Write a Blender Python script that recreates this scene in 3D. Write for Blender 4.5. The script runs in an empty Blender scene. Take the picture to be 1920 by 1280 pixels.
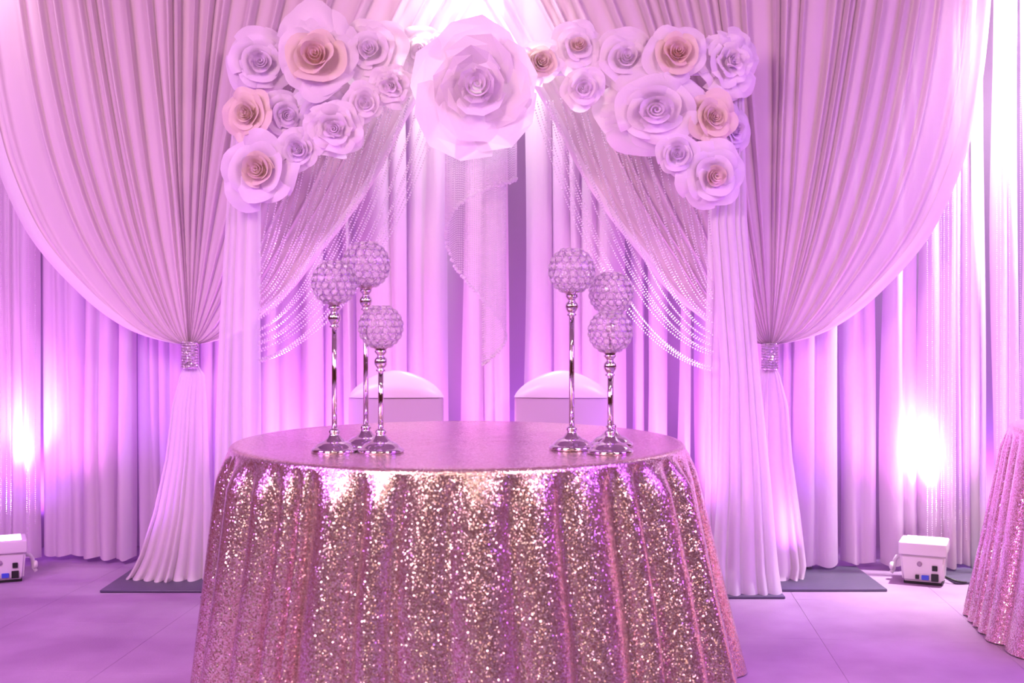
import bpy, bmesh, math, random
from mathutils import Vector, Matrix, Euler
PI = math.pi
S = bpy.context.scene
COL = S.collection
F = 2240.0; HZ = 590.0; CAMZ = 1.18

def P(px, py, d):
    """point seen at photo pixel (px,py) at distance d (metres) in front of the camera"""
    return Vector(((px-960)*d/F, d, CAMZ-(py-HZ)*d/F))

# ------------------------------------------------------------------ camera, world, lights, exposure
cam_d = bpy.data.cameras.new('camera'); cam = bpy.data.objects.new('camera', cam_d); COL.objects.link(cam)
cam.location = (0, 0, CAMZ); cam.rotation_euler = (PI/2, 0, 0)
cam_d.sensor_width = 36; cam_d.sensor_fit = 'HORIZONTAL'; cam_d.lens = F*36/1920; cam_d.shift_y = -50/1920
cam_d.dof.use_dof = True; cam_d.dof.focus_distance = 4.5; cam_d.dof.aperture_fstop = 2.8
S.camera = cam
S.view_settings.view_transform = 'Standard'; S.view_settings.look = 'None'
S.view_settings.gamma = 1; S.view_settings.use_curve_mapping = False
S.view_settings.exposure = 0.04

w = bpy.data.worlds.new('world'); S.world = w; w.use_nodes = True
w.node_tree.nodes['Background'].inputs[0].default_value = (0.50, 0.22, 0.36, 1)
w.node_tree.nodes['Background'].inputs[1].default_value = 0.36

def light(kind, name, loc, target, power, color, size=0.2, spot=60, blend=0.6, size_y=None):
    d = bpy.data.lights.new(name, kind); d.energy = power; d.color = color
    if kind == 'AREA':
        d.size = size
        if size_y: d.shape = 'RECTANGLE'; d.size_y = size_y
    elif kind in ('SPOT', 'POINT'):
        d.shadow_soft_size = size
        if kind == 'SPOT': d.spot_size = math.radians(spot); d.spot_blend = blend
    o = bpy.data.objects.new(name, d); COL.objects.link(o); o.location = loc
    v = Vector(target)-Vector(loc); o.rotation_euler = v.to_track_quat('-Z', 'Y').to_euler()
    return o
MAG = (1.0, 0.25, 0.93); VIO = (0.42, 0.10, 1.0); PNK = (1.0, 0.45, 0.72); WRM = (1.0, 0.80, 0.70); CYA = (0.75, 1.0, 0.95)
# room light from the hall behind the camera, with added fill lamps
light('AREA', 'hall_light', (-2.4, 0.4, 3.3), (0, 5, 1.7), 185, (1.0, 0.60, 0.72), 1.3)
light('AREA', 'hall_light', (2.4, 0.4, 3.3), (0, 5, 1.5), 105, (1.0, 0.58, 0.80), 1.0)
for x, y, z in ((-1.6, 1.0, 3.0), (0.3, 0.2, 3.0), (1.9, 1.4, 3.0), (-0.6, 2.0, 3.1), (1.0, 2.2, 3.1)):
    light('SPOT', 'sparkle_spot', (x, y, z), (x*0.3, 4.0, 0.3), 24, (1.0, 0.80, 0.66), 0.05, 60, 0.8)  # unseen spots added to make the sequins sparkle
light('AREA', 'hall_fill', (0, -2.6, 3.4), (0, -2.6, 0), 55, (1.0, 0.72, 0.55), 2.0)  # unseen area light added to brighten the hall
# white downlights that wash the top of the drapery
light('SPOT', 'drape_downlight', (-0.16, 5.30, 2.98), (-0.16, 5.60, 2.0), 330, (1.0, 0.95, 0.9), 0.06, 110, 1.0)
light('SPOT', 'drape_downlight', (2.42, 5.30, 2.95), (2.34, 5.6, 2.1), 1100, (1.0, 0.93, 0.95), 0.06, 85, 1.0)
light('SPOT', 'drape_downlight', (-2.45, 5.05, 3.0), (-2.1, 5.5, 1.9), 18, (1.0, 0.8, 0.85), 0.08, 80, 1.0)
# coloured uplights standing on the floor along the backdrop (the two visible fixtures and those behind the table)
for x, y, ty, p in ((-2.22, 5.30, 5.68, 52), (1.83, 5.20, 5.56, 60), (-0.95, 5.30, 5.7, 48), (0.32, 5.36, 5.66, 48), (-0.30, 5.40, 5.7, 38), (0.85, 5.30, 5.6, 40)):
    light('SPOT', 'uplight_beam', (x, y, 0.23), (x, ty, 1.9), p, MAG, 0.05, 120, 1.0)
for x, y, ty, p in ((-2.30, 5.38, 5.66, 80), (1.88, 5.28, 5.52, 130), (0.37, 5.42, 5.62, 40), (-0.66, 5.40, 5.66, 30)):
    light('SPOT', 'uplight_core', (x, y, 0.23), (x, ty, 0.60), p*0.5, CYA, 0.03, 34, 1.0)
for x, y, tx, p in ((-1.75, 5.2, -1.5, 45), (1.25, 5.2, 1.1, 45), (0.6, 4.9, 0.7, 35), (-0.8, 4.9, -0.9, 35)):
    light('SPOT', 'violet_uplight_beam', (x, y, 0.15), (tx, 5.55, 1.9), p*0.7, VIO, 0.08, 100, 1.0)
for x in (-2.4, -1.2, 0.1, 1.3, 2.4):      # unseen lamps added between drapes and wall to turn the gaps violet
    light('SPOT', 'gap_fill', (x, 5.98, 0.15), (x, 5.95, 3), 42, (0.50, 0.12, 1.0), 0.08, 140, 1.0)
light('AREA', 'violet_wash', (2.9, 2.9, 2.4), (1.9, 3.9, 0), 70, VIO, 1.0)
light('AREA', 'violet_wash', (-3.0, 2.7, 2.4), (-2.0, 3.9, 0.0), 60, (0.6, 0.18, 1.0), 1.0)

# ------------------------------------------------------------------ helpers
def tag(o, label=None, cat=None, group=None, kind=None):
    if label: o['label'] = label
    if cat: o['category'] = cat
    if group: o['group'] = group
    if kind: o['kind'] = kind
    return o
def empty(name, loc, rz=0, label=None, cat=None, group=None):
    o = bpy.data.objects.new(name, None); COL.objects.link(o); o.location = loc; o.rotation_euler = (0, 0, rz)
    o.empty_display_size = 0.05
    return tag(o, label, cat, group)
def link(name, me, parent=None, m=None):
    o = bpy.data.objects.new(name, me); COL.objects.link(o)
    if m is not None and not me.materials: me.materials.append(m)
    if parent: o.parent = parent
    return o
def mesh(name, verts, faces, m=None, smooth=True):
    me = bpy.data.meshes.new(name); me.from_pydata([tuple(v) for v in verts], [], faces); me.update()
    if m: me.materials.append(m)
    if smooth: me.polygons.foreach_set('use_smooth', [True]*len(me.polygons))
    return me
def frombm(name, bm, m=None, smooth=False, angle=None):
    bmesh.ops.recalc_face_normals(bm, faces=bm.faces)
    me = bpy.data.meshes.new(name); bm.to_mesh(me); bm.free()
    if m: me.materials.append(m)
    if smooth: me.polygons.foreach_set('use_smooth', [True]*len(me.polygons))
    if angle: me.set_sharp_from_angle(angle=math.radians(angle))
    return me
def grid(nu, nv, fn, wrap=False):
    vs = [fn(i, j) for j in range(nv) for i in range(nu)]
    fs = []
    for j in range(nv-1):
        for i in range(nu-1 if not wrap else nu):
            a = j*nu+i; b = j*nu+(i+1) % nu
            fs.append((a, b, b+nu, a+nu))
    return vs, fs
def lathe(prof, n=32):
    """profile [(r,z)...] turned about z"""
    vs = []; fs = []
    for r, z in prof:
        for k in range(n):
            a = 2*PI*k/n; vs.append((r*math.cos(a), r*math.sin(a), z))
    for j in range(len(prof)-1):
        for k in range(n):
            a = j*n+k; b = j*n+(k+1) % n; fs.append((a, b, b+n, a+n))
    return vs, fs
def box_bm(bm, lo, hi, bev=0.0, seg=2):
    r = bmesh.ops.create_cube(bm, size=1)
    c = [(lo[i]+hi[i])/2 for i in range(3)]; s = [hi[i]-lo[i] for i in range(3)]
    for v in r['verts']: v.co = Vector((v.co[i]*s[i]+c[i] for i in range(3)))
    if bev:
        es = list({e for v in r['verts'] for e in v.link_edges})
        bmesh.ops.bevel(bm, geom=es, offset=bev, segments=seg, profile=0.5, affect='EDGES')
def tube(pts, r, n=8, caps=True):
    vs = []; fs = []
    for k, p in enumerate(pts):
        p = Vector(p); a = Vector(pts[max(k-1, 0)]); b = Vector(pts[min(k+1, len(pts)-1)])
        t = (b-a).normalized(); q = t.to_track_quat('Z', 'Y')
        for i in range(n):
            an = 2*PI*i/n; vs.append(p+q @ Vector((r*math.cos(an), r*math.sin(an), 0)))
    for k in range(len(pts)-1):
        for i in range(n):
            a = k*n+i; b = k*n+(i+1) % n; fs.append((a, b, b+n, a+n))
    if caps:
        fs.append(tuple(range(n))[::-1]); fs.append(tuple((len(pts)-1)*n+i for i in range(n)))
    return vs, fs
def interp(tab, y):
    if y <= tab[0][0]: return tab[0][1]
    for (a, b), (c, d) in zip(tab, tab[1:]):
        if y <= c: return b+(d-b)*(y-a)/(c-a)
    return tab[-1][1]

# ------------------------------------------------------------------ materials
def nmat(name):
    m = bpy.data.materials.new(name); m.use_nodes = True; nt = m.node_tree
    return m, nt, nt.nodes['Principled BSDF'], nt.nodes['Material Output']
def N(nt, t, **kw):
    n = nt.nodes.new(t)
    for k, v in kw.items(): setattr(n, k, v)
    return n
def simple(name, col, rough=0.5, metal=0.0, spec=0.5, noise=None):
    m, nt, b, o = nmat(name)
    b.inputs['Base Color'].default_value = (*col, 1); b.inputs['Roughness'].default_value = rough
    b.inputs['Metallic'].default_value = metal; b.inputs['Specular IOR Level'].default_value = spec
    if noise:
        sc, st = noise
        tc = N(nt, 'ShaderNodeTexCoord'); t = N(nt, 'ShaderNodeTexNoise'); t.inputs['Scale'].default_value = sc
        bp = N(nt, 'ShaderNodeBump'); bp.inputs['Strength'].default_value = st; bp.inputs['Distance'].default_value = 0.004
        nt.links.new(tc.outputs['Object'], t.inputs['Vector']); nt.links.new(t.outputs['Fac'], bp.inputs['Height'])
        nt.links.new(bp.outputs['Normal'], b.inputs['Normal'])
    return m
def fabric(name, col, trans=0.3, clear=0.0, bump=0.3, sheen=0.0):
    """woven cloth: diffuse + light passing through + a share of open weave"""
    m, nt, b, o = nmat(name); nt.nodes.remove(b)
    tc = N(nt, 'ShaderNodeTexCoord')
    mp = N(nt, 'ShaderNodeMapping'); mp.inputs['Scale'].default_value = (14, 14, 2.5)
    t = N(nt, 'ShaderNodeTexNoise'); t.inputs['Scale'].default_value = 3; t.inputs['Detail'].default_value = 4
    nt.links.new(tc.outputs['Object'], mp.inputs['Vector']); nt.links.new(mp.outputs[0], t.inputs['Vector'])
    bp = N(nt, 'ShaderNodeBump'); bp.inputs['Strength'].default_value = bump; bp.inputs['Distance'].default_value = 0.008
    nt.links.new(t.outputs['Fac'], bp.inputs['Height'])
    d = N(nt, 'ShaderNodeBsdfDiffuse'); d.inputs[0].default_value = (*col, 1)
    tr = N(nt, 'ShaderNodeBsdfTranslucent'); tr.inputs[0].default_value = (*col, 1)
    nt.links.new(bp.outputs[0], d.inputs['Normal']); nt.links.new(bp.outputs[0], tr.inputs['Normal'])
    mx = N(nt, 'ShaderNodeMixShader'); mx.inputs[0].default_value = trans
    nt.links.new(d.outputs[0], mx.inputs[1]); nt.links.new(tr.outputs[0], mx.inputs[2]); last = mx
    if sheen:
        g = N(nt, 'ShaderNodeBsdfGlossy'); g.inputs['Roughness'].default_value = 0.38; g.inputs[0].default_value = (*col, 1)
        m2 = N(nt, 'ShaderNodeMixShader'); m2.inputs[0].default_value = sheen
        nt.links.new(last.outputs[0], m2.inputs[1]); nt.links.new(g.outputs[0], m2.inputs[2]); last = m2
    if clear:
        tp = N(nt, 'ShaderNodeBsdfTransparent'); m3 = N(nt, 'ShaderNodeMixShader'); m3.inputs[0].default_value = clear
        nt.links.new(last.outputs[0], m3.inputs[1]); nt.links.new(tp.outputs[0], m3.inputs[2]); last = m3
    nt.links.new(last.outputs[0], o.inputs['Surface'])
    return m
M_back = fabric('white_voile', (0.80, 0.68, 0.79), 0.28, 0.05, 0.3, 0.03)
M_swag = fabric('ivory_crepe', (0.80, 0.69, 0.72), 0.22, 0.06, 0.15)
M_hem = fabric('doubled_lit_hem', (0.93, 0.88, 0.92), 0.42, 0.0, 0.1)  # hem colour whitened to stand in for light on the curtain edges
M_sheer = fabric('white_sheer', (0.9, 0.84, 0.9), 0.35, 0.16, 0.04)
M_tail = fabric('ivory_tulle', (0.86, 0.78, 0.82), 0.3, 0.03, 0.10)
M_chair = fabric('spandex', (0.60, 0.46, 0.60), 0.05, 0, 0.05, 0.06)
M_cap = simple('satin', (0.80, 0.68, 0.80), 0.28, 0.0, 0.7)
M_pwhite = fabric('paper_white', (0.92, 0.86, 0.90), 0.35, 0, 0.1, 0.02)
M_pcream = fabric('paper_cream', (0.88, 0.77, 0.68), 0.30, 0, 0.1, 0.02)
M_ppeach = fabric('paper_peach', (0.88, 0.72, 0.64), 0.30, 0, 0.1, 0.02)
M_pviolet_lit = fabric('paper_violet_lit', (0.87, 0.79, 0.88), 0.30, 0, 0.1, 0.02)  # pale paper tinted lilac to stand in for violet light
M_chrome = simple('chrome', (0.80, 0.74, 0.80), 0.09, 1.0)
M_steel = simple('painted_steel', (0.14, 0.12, 0.19), 0.45, 0.6, 0.5, (60, 0.2))
M_pole = simple('white_pole', (0.75, 0.72, 0.76), 0.4)
M_fix = simple('white_plastic', (0.72, 0.66, 0.72), 0.35)
M_black = simple('black_plastic', (0.012, 0.012, 0.014), 0.4)
M_blue = simple('blue_connector', (0.05, 0.08, 0.6), 0.35)
def glass(name, col, rough, ior=1.5):
    m, nt, b, o = nmat(name)
    b.inputs['Base Color'].default_value = (*col, 1); b.inputs['Roughness'].default_value = rough
    b.inputs['Transmission Weight'].default_value = 1.0; b.inputs['IOR'].default_value = ior
    return m
def crystal():
    m, nt, b, o = nmat('crystal')
    b.inputs['Base Color'].default_value = (1.0, 0.96, 1.0, 1); b.inputs['Roughness'].default_value = 0.06
    b.inputs['Transmission Weight'].default_value = 0.75; b.inputs['IOR'].default_value = 1.45
    p = N(nt, 'ShaderNodeBsdfTransparent'); x = N(nt, 'ShaderNodeMixShader'); x.inputs[0].default_value = 0.58
    nt.links.new(b.outputs[0], x.inputs[1]); nt.links.new(p.outputs[0], x.inputs[2]); nt.links.new(x.outputs[0], o.inputs['Surface'])
    return m
M_crystal = crystal()
M_wire = simple('globe_wire', (0.50, 0.34, 0.60), 0.25, 1.0)
def bead():
    m, nt, b, o = nmat('acrylic_bead'); nt.nodes.remove(b)
    d = N(nt, 'ShaderNodeBsdfDiffuse'); d.inputs[0].default_value = (0.97, 0.92, 0.97, 1)
    t = N(nt, 'ShaderNodeBsdfTranslucent'); t.inputs[0].default_value = (0.97, 0.92, 0.97, 1)
    g = N(nt, 'ShaderNodeBsdfGlossy'); g.inputs['Roughness'].default_value = 0.12
    p = N(nt, 'ShaderNodeBsdfTransparent')
    last = d
    for f, n in ((0.55, t), (0.28, g), (0.05, p)):
        x = N(nt, 'ShaderNodeMixShader'); x.inputs[0].default_value = f
        nt.links.new(last.outputs[0], x.inputs[1]); nt.links.new(n.outputs[0], x.inputs[2]); last = x
    nt.links.new(last.outputs[0], o.inputs['Surface'])
    return m
M_bead = bead()
def rhine():
    m, nt, b, o = nmat('rhinestone')
    tc = N(nt, 'ShaderNodeTexCoord'); v = N(nt, 'ShaderNodeTexVoronoi'); v.inputs['Scale'].default_value = 170
    nt.links.new(tc.outputs['Object'], v.inputs['Vector'])
    g = N(nt, 'ShaderNodeNewGeometry')
    sub = N(nt, 'ShaderNodeVectorMath', operation='SUBTRACT'); sub.inputs[1].default_value = (.5, .5, .5)
    nt.links.new(v.outputs['Color'], sub.inputs[0])
    sc = N(nt, 'ShaderNodeVectorMath', operation='SCALE'); sc.inputs['Scale'].default_value = 1.3
    nt.links.new(sub.outputs[0], sc.inputs[0])
    ad = N(nt, 'ShaderNodeVectorMath', operation='ADD'); nt.links.new(sc.outputs[0], ad.inputs[0]); nt.links.new(g.outputs['Normal'], ad.inputs[1])
    nm = N(nt, 'ShaderNodeVectorMath', operation='NORMALIZE'); nt.links.new(ad.outputs[0], nm.inputs[0])
    nt.links.new(nm.outputs[0], b.inputs['Normal'])
    b.inputs['Base Color'].default_value = (0.72, 0.62, 0.74, 1); b.inputs['Metallic'].default_value = 0.5; b.inputs['Roughness'].default_value = 0.2
    return m
M_rhine = rhine()
def sequin():
    m, nt, b, o = nmat('rose_gold_sequins')
    tc = N(nt, 'ShaderNodeTexCoord'); v = N(nt, 'ShaderNodeTexVoronoi'); v.inputs['Scale'].default_value = 290
    nt.links.new(tc.outputs['Object'], v.inputs['Vector'])
    g = N(nt, 'ShaderNodeNewGeometry')
    sep = N(nt, 'ShaderNodeSeparateColor'); nt.links.new(v.outputs['Color'], sep.inputs[0])
    pw = N(nt, 'ShaderNodeMath', operation='POWER'); nt.links.new(sep.outputs[2], pw.inputs[0]); pw.inputs[1].default_value = 3.0
    ma = N(nt, 'ShaderNodeMath', operation='MULTIPLY_ADD'); nt.links.new(pw.outputs[0], ma.inputs[0]); ma.inputs[1].default_value = 0.42; ma.inputs[2].default_value = 0.16
    sub = N(nt, 'ShaderNodeVectorMath', operation='SUBTRACT'); sub.inputs[1].default_value = (.5, .5, .5)
    nt.links.new(v.outputs['Color'], sub.inputs[0])
    sc = N(nt, 'ShaderNodeVectorMath', operation='SCALE'); nt.links.new(ma.outputs[0], sc.inputs['Scale'])
    nt.links.new(sub.outputs[0], sc.inputs[0])
    ad = N(nt, 'ShaderNodeVectorMath', operation='ADD'); nt.links.new(sc.outputs[0], ad.inputs[0]); nt.links.new(g.outputs['Normal'], ad.inputs[1])
    nm = N(nt, 'ShaderNodeVectorMath', operation='NORMALIZE'); nt.links.new(ad.outputs[0], nm.inputs[0])
    nt.links.new(nm.outputs[0], b.inputs['Normal'])
    cr = N(nt, 'ShaderNodeValToRGB'); e = cr.color_ramp.elements
    e[0].color = (0.58, 0.36, 0.33, 1); e[1].color = (0.98, 0.93, 0.90, 1); e[1].position = 1
    x = e.new(0.5); x.color = (0.84, 0.61, 0.60, 1)
    nt.links.new(sep.outputs[0], cr.inputs[0]); nt.links.new(cr.outputs[0], b.inputs['Base Color'])
    b.inputs['Metallic'].default_value = 0.92; b.inputs['Roughness'].default_value = 0.24
    return m
M_sequin = sequin()
def floor_mat():
    m, nt, b, o = nmat('grey_floor')
    tc = N(nt, 'ShaderNodeTexCoord'); t = N(nt, 'ShaderNodeTexNoise'); t.inputs['Scale'].default_value = 2.2; t.inputs['Detail'].default_value = 5
    g = N(nt, 'ShaderNodeNewGeometry')
    nt.links.new(g.outputs['Position'], t.inputs['Vector'])
    cr = N(nt, 'ShaderNodeValToRGB'); e = cr.color_ramp.elements
    e[0].color = (0.33, 0.20, 0.36, 1); e[0].position = 0.35; e[1].color = (0.46, 0.32, 0.50, 1); e[1].position = 0.65
    nt.links.new(t.outputs['Fac'], cr.inputs[0]); nt.links.new(cr.outputs[0], b.inputs['Base Color'])
    t2 = N(nt, 'ShaderNodeTexNoise'); t2.inputs['Scale'].default_value = 120; nt.links.new(g.outputs['Position'], t2.inputs['Vector'])
    bp = N(nt, 'ShaderNodeBump'); bp.inputs['Strength'].default_value = 0.3; bp.inputs['Distance'].default_value = 0.003
    nt.links.new(t2.outputs['Fac'], bp.inputs['Height']); nt.links.new(bp.outputs[0], b.inputs['Normal'])
    b.inputs['Roughness'].default_value = 0.55
    return m
M_floor = floor_mat()
M_joint = simple('floor_joint', (0.42, 0.30, 0.45), 0.8)
M_wall = simple('wall_paint', (0.45, 0.36, 0.48), 0.8, 0, 0.2, (30, 0.2))
def emis(name, col, st):
    m, nt, b, o = nmat(name); b.inputs['Base Color'].default_value = (*col, 1)
    b.inputs['Emission Color'].default_value = (*col, 1); b.inputs['Emission Strength'].default_value = st
    return m
M_lens = emis('lit_lens', (0.98, 0.85, 1.0), 3.0)

# ------------------------------------------------------------------ setting
bm = bmesh.new(); box_bm(bm, (-5.1, -6.1, -0.1), (5.1, 6.2, -0.003))
floor = tag(link('floor', frombm('floor', bm, M_joint)), kind='structure')
bm = bmesh.new(); T = 0.6094; box_bm(bm, (-T/2, -T/2, -0.012), (T/2, T/2, 0), 0.001, 1)
tile_me = frombm('tile', bm, M_floor)
for i in range(12):
    for j in range(8):
        o = link('tile', tile_me, floor)
        a = math.radians(-4.8)
        x, y = -3.4+0.61*i, 1.7+0.61*j
        rx = x*math.cos(a)-(y-5)*math.sin(a); ry = x*math.sin(a)+(y-5)*math.cos(a)+5
        if ry > 5.9 or abs(rx) > 3.3 or ry < 1.4:
            bpy.data.objects.remove(o); continue
        o.location = (rx, ry, 0); o.rotation_euler = (0, 0, a)
bm = bmesh.new(); box_bm(bm, (-5.1, 6.1, 0), (5.1, 6.2, 3.6))
tag(link('wall_back', frombm('wall_back', bm, M_wall)), kind='structure')
M_hall = simple('hall_wall_paint', (0.26, 0.12, 0.09), 0.75, 0, 0.2, (30, 0.2))
M_ceil = simple('ceiling_paint', (0.42, 0.34, 0.38), 0.85, 0, 0.2, (30, 0.2))
for nm_, lo, hi, mt in (('wall_left', (-5.1, -6.1, 0), (-5.0, 6.1, 3.6), M_hall), ('wall_right', (5.0, -6.1, 0), (5.1, 6.1, 3.6), M_hall),
                        ('wall_front', (-5.0, -6.1, 0), (5.0, -6.0, 3.6), M_hall), ('ceiling', (-5.1, -6.1, 3.6), (5.1, 6.2, 3.7), M_ceil)):
    bm = bmesh.new(); box_bm(bm, lo, hi); tag(link(nm_, frombm(nm_, bm, mt)), kind='structure')

# ------------------------------------------------------------------ pleats
def pleats(n, seed, per=8, var=0.5, rib=0.0):
    """returns [(u, h)] across 0..1 : rounded folds with sharp valleys, uneven widths and heights"""
    r = random.Random(seed)
    wd = [1+var*r.uniform(-1, 1) for _ in range(n)]
    if rib:
        for k in range(n): wd[k] *= (0.55 if k % 2 else 1.5)
    s = sum(wd); out = []; c = 0
    for k, wk in enumerate(wd):
        hk = r.uniform(0.55, 1.0)
        if rib: hk = r.uniform(0.75, 1.0) if k % 2 else r.uniform(0.15, 0.4)
        for q in range(per):
            t = q/per
            out.append(((c+wk*t)/s, hk*math.sin(PI*t)**0.75))
        c += wk
    out.append((1.0, 0.0))
    return out
def backY(x):                       # the line of the back drapery
    return 5.66-0.045*(x+0.2)

BACKD = 5.62
def back_panel(x0, x1, seed, n=3, amp=0.045, lab='', grp=None, push=0.0, flare=4, bott=0.012):
    """one width of gathered voile hanging from the pole to the floor; edges given in photo columns at the drape's depth"""
    X0 = (x0-960)*BACKD/F; X1 = (x1-960)*BACKD/F; wdt = X1-X0
    pl = pleats(n, seed, 8, 0.45); r = random.Random(seed); ph = r.uniform(0, 6); fl = flare*BACKD/F
    zs = [bott+(2.98-bott)*(k/26)**0.9 for k in range(27)]
    cx = (X0+X1)/2
    def fn(i, j):
        u, h = pl[i]; z = zs[j]; s = 1-z/3.0
        sway = 0.006*math.sin(2.2*z+ph)
        x = cx+(u-0.5)*(wdt+2*fl*(s-0.45))+sway+0.004*math.sin(9*u+ph+3*z)
        arc = 1-(2*u-1)**4
        y = backY(x)+0.03-push-arc*0.05-amp*h*(0.75+0.35*s)-0.008*math.sin(3*z+ph+5*u)
        zz = z + (0.005*math.sin(3*u*PI+ph) if j == 0 else 0)+ (0.012 if j == 0 else 0)
        return (x-cx, y-backY(cx), zz)
    vs, fs = grid(len(pl), 27, fn)
    o = link('drape_panel', mesh('drape_panel', vs, fs, M_back)); o.location = (cx, backY(cx), 0)
    return tag(o, lab, 'curtain', grp)
G = 'white voile back drapes'
PAN = [
 (-150, -62, 1, 3, None), (-60, 10, 2, 3, 'white voile back drape at the far left edge behind the uplight'),
 (6, 58, 3, 2, 'narrow white back drape with bead strands above the left uplight'),
 (54, 146, 4, 3, 'white back drape just right of the left uplight'),
 (143, 214, 5, 2, 'pink lit back drape, broad smooth one left of the violet folds at left'),
 (212, 244, 6, 1, 'slim white back drape left of the left tieback tail'),
 (242, 292, 7, 2, 'violet shaded back drape touching the left tieback tail'),
 (286, 352, 8, 2, 'dark shaded back drape directly behind the left tieback tail'),
 (348, 420, 9, 3, 'back drape between left tieback tail and left arch leg'),
 (480, 566, 11, 2, 'pink back drape just inside the left arch leg'),
 (564, 604, 12, 1, 'slim pink back drape behind the leftmost candle holder'),
 (602, 642, 13, 1, 'pale back drape between the two left candle holder stems'),
 (640, 662, 14, 1, 'very narrow back drape with violet edge at the left chair'),
 (664, 760, 15, 2, 'broad pink back drape behind the left chair'),
 (756, 838, 16, 2, 'back drape with bright right fold above the left chair'),
 (868, 912, 17, 1, 'bright narrow back drape behind the hanging bead chandelier'),
 (908, 954, 18, 2, 'pink back drape at the right side of the bead chandelier'),
 (984, 1040, 19, 1, 'bright back drape above the left half of the right chair'),
 (1036, 1092, 20, 2, 'pink back drape behind the tallest right candle holder'),
 (1088, 1172, 21, 2, 'bright back drape behind the stacked looking right globes'),
 (1186, 1208, 22, 1, 'very slim back drape right of the right chair'),
 (1214, 1250, 23, 1, 'slim back drape between two dark gaps under the right bead swag'),
 (1272, 1292, 24, 1, 'thin back drape strip nearest the right arch leg'),
 (1308, 1400, 25, 3, 'back drape hidden partly behind the right arch leg'),
 (1398, 1482, 26, 3, 'back drape behind the right tieback tail'),
 (1478, 1564, 27, 2, 'broad lilac back drape just right of the right tieback tail'),
 (1575, 1640, 28, 2, 'pink wrinkled back drape between two dark violet gaps at right'),
 (1649, 1712, 29, 2, 'back drape with cyan glow left of the right uplight'),
 (1710, 1778, 30, 2, 'brightest back drape directly behind the right uplight'),
 (1774, 1842, 31, 3, 'beaded looking back drape right of the right uplight'),
 (1850, 1894, 32, 2, 'pink back drape near the right edge of the picture'),
 (1898, 1975, 33, 3, 'back drape cut by the right edge of the picture'),
 (1972, 2060, 34, 3, None)]
for x0, x1, sd, n, lab in PAN:
    if lab is None: continue
    w_ = x1-x0
    back_panel(x0, x1, sd, n, 0.036+0.014*(w_ > 60), lab, G, (0.05, -0.02, 0.02)[sd % 3], 3)

# ------------------------------------------------------------------ big tied back curtains
WOUT = [(0, 6), (5, 44), (25, 105), (100, 205), (205, 295), (335, 355), (415, 377), (520, 395), (645, 407), (800, 415)]
WIN = [(0, 6), (5, 44), (25, 95), (55, 137), (100, 192), (165, 243), (230, 296), (300, 344), (450, 424), (645, 540), (800, 640)]
def smooth_tab(tab):
    return [(math.sqrt(a), b) for a, b in tab]
WO, WI = smooth_tab(WOUT), smooth_tab(WIN)
def sinterp(tab, x):                # Catmull-Rom through the table
    n = len(tab)
    for k in range(n-1):
        if x <= tab[k+1][0] or k == n-2:
            x0, y0 = tab[k]; x1, y1 = tab[k+1]
            m0 = (y1-tab[k-1][1])/(x1-tab[k-1][0]) if k else (y1-y0)/(x1-x0)
            m1 = (tab[k+2][1]-y0)/(tab[k+2][0]-x0) if k < n-2 else (y1-y0)/(x1-x0)
            h = x1-x0; t = (x-x0)/h
            return y0*(2*t**3-3*t*t+1)+h*m0*(t**3-2*t*t+t)+y1*(-2*t**3+3*t*t)+h*m1*(t**3-t*t)
def swag(cx, ytie, d, inner, seed, lab):
    """gathered curtain fanning from a tie up to the pole: fold u hangs in a curve between its hook and the tie. inner = +1 when its inner edge is at the right"""
    base = P(cx, ytie, d); sc = d/F
    pl = pleats(46, seed, 8, 0.62, 1); H = 645+150  # reaches above the picture to the pole
    rows = 84
    r = random.Random(seed); n = len(pl); k1, k2 = r.uniform(0, 6), r.uniform(0, 6)
    Wt = (WO[-1][1], WI[-1][1])
    def fn(i, j):
        u0, h = pl[i]; u = (2*u0-1)*inner       # u>0 : inner side
        s = (j/(rows-1))**1.7
        dy = s*H; sd = math.sqrt(dy)
        tab = WI if u > 0 else WO; W = Wt[u > 0]
        edge = sinterp(tab, sd)/W
        lin = (dy/H)**0.95+0.02*(1-s)
        a = abs(u)**1.35
        gx = lin*(1-a)+edge*a
        x = W*u*gx*inner
        x += (4*math.sin(3*s+9*u+k1)+2.0*math.sin(7*s+23*u+k2))*min(1, s*3)*(1-a)
        sp = min(1.0, 0.12+gx)
        dep = h*0.072*sp*(1-0.6*max(0, min(1, (abs(u)-0.72)/0.15)))+0.035*math.sin(PI*min(1, dy/645))*(1-u*u)
        if abs(u) > 0.93: dep += 0.012*min(1, s*5)
        return (x*sc, -dep-0.012*(1-s), dy*sc)
    vs, fs = grid(n, rows, fn)
    root = empty('tieback_curtain', base, 0, lab, 'curtain', 'ivory tieback curtains')
    link('fan', mesh('fan', vs, fs, M_swag), root)
    for side, wpx in ((1, 17), (-1, 26)):          # doubled hems along both edges, whitened to look lit
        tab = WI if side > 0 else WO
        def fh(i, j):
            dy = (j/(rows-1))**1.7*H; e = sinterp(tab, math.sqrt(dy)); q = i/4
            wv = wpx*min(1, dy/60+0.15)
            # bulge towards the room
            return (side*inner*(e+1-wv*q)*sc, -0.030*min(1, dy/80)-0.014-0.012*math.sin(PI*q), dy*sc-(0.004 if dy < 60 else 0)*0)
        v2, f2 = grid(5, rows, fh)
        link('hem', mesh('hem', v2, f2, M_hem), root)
    return root, base
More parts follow.
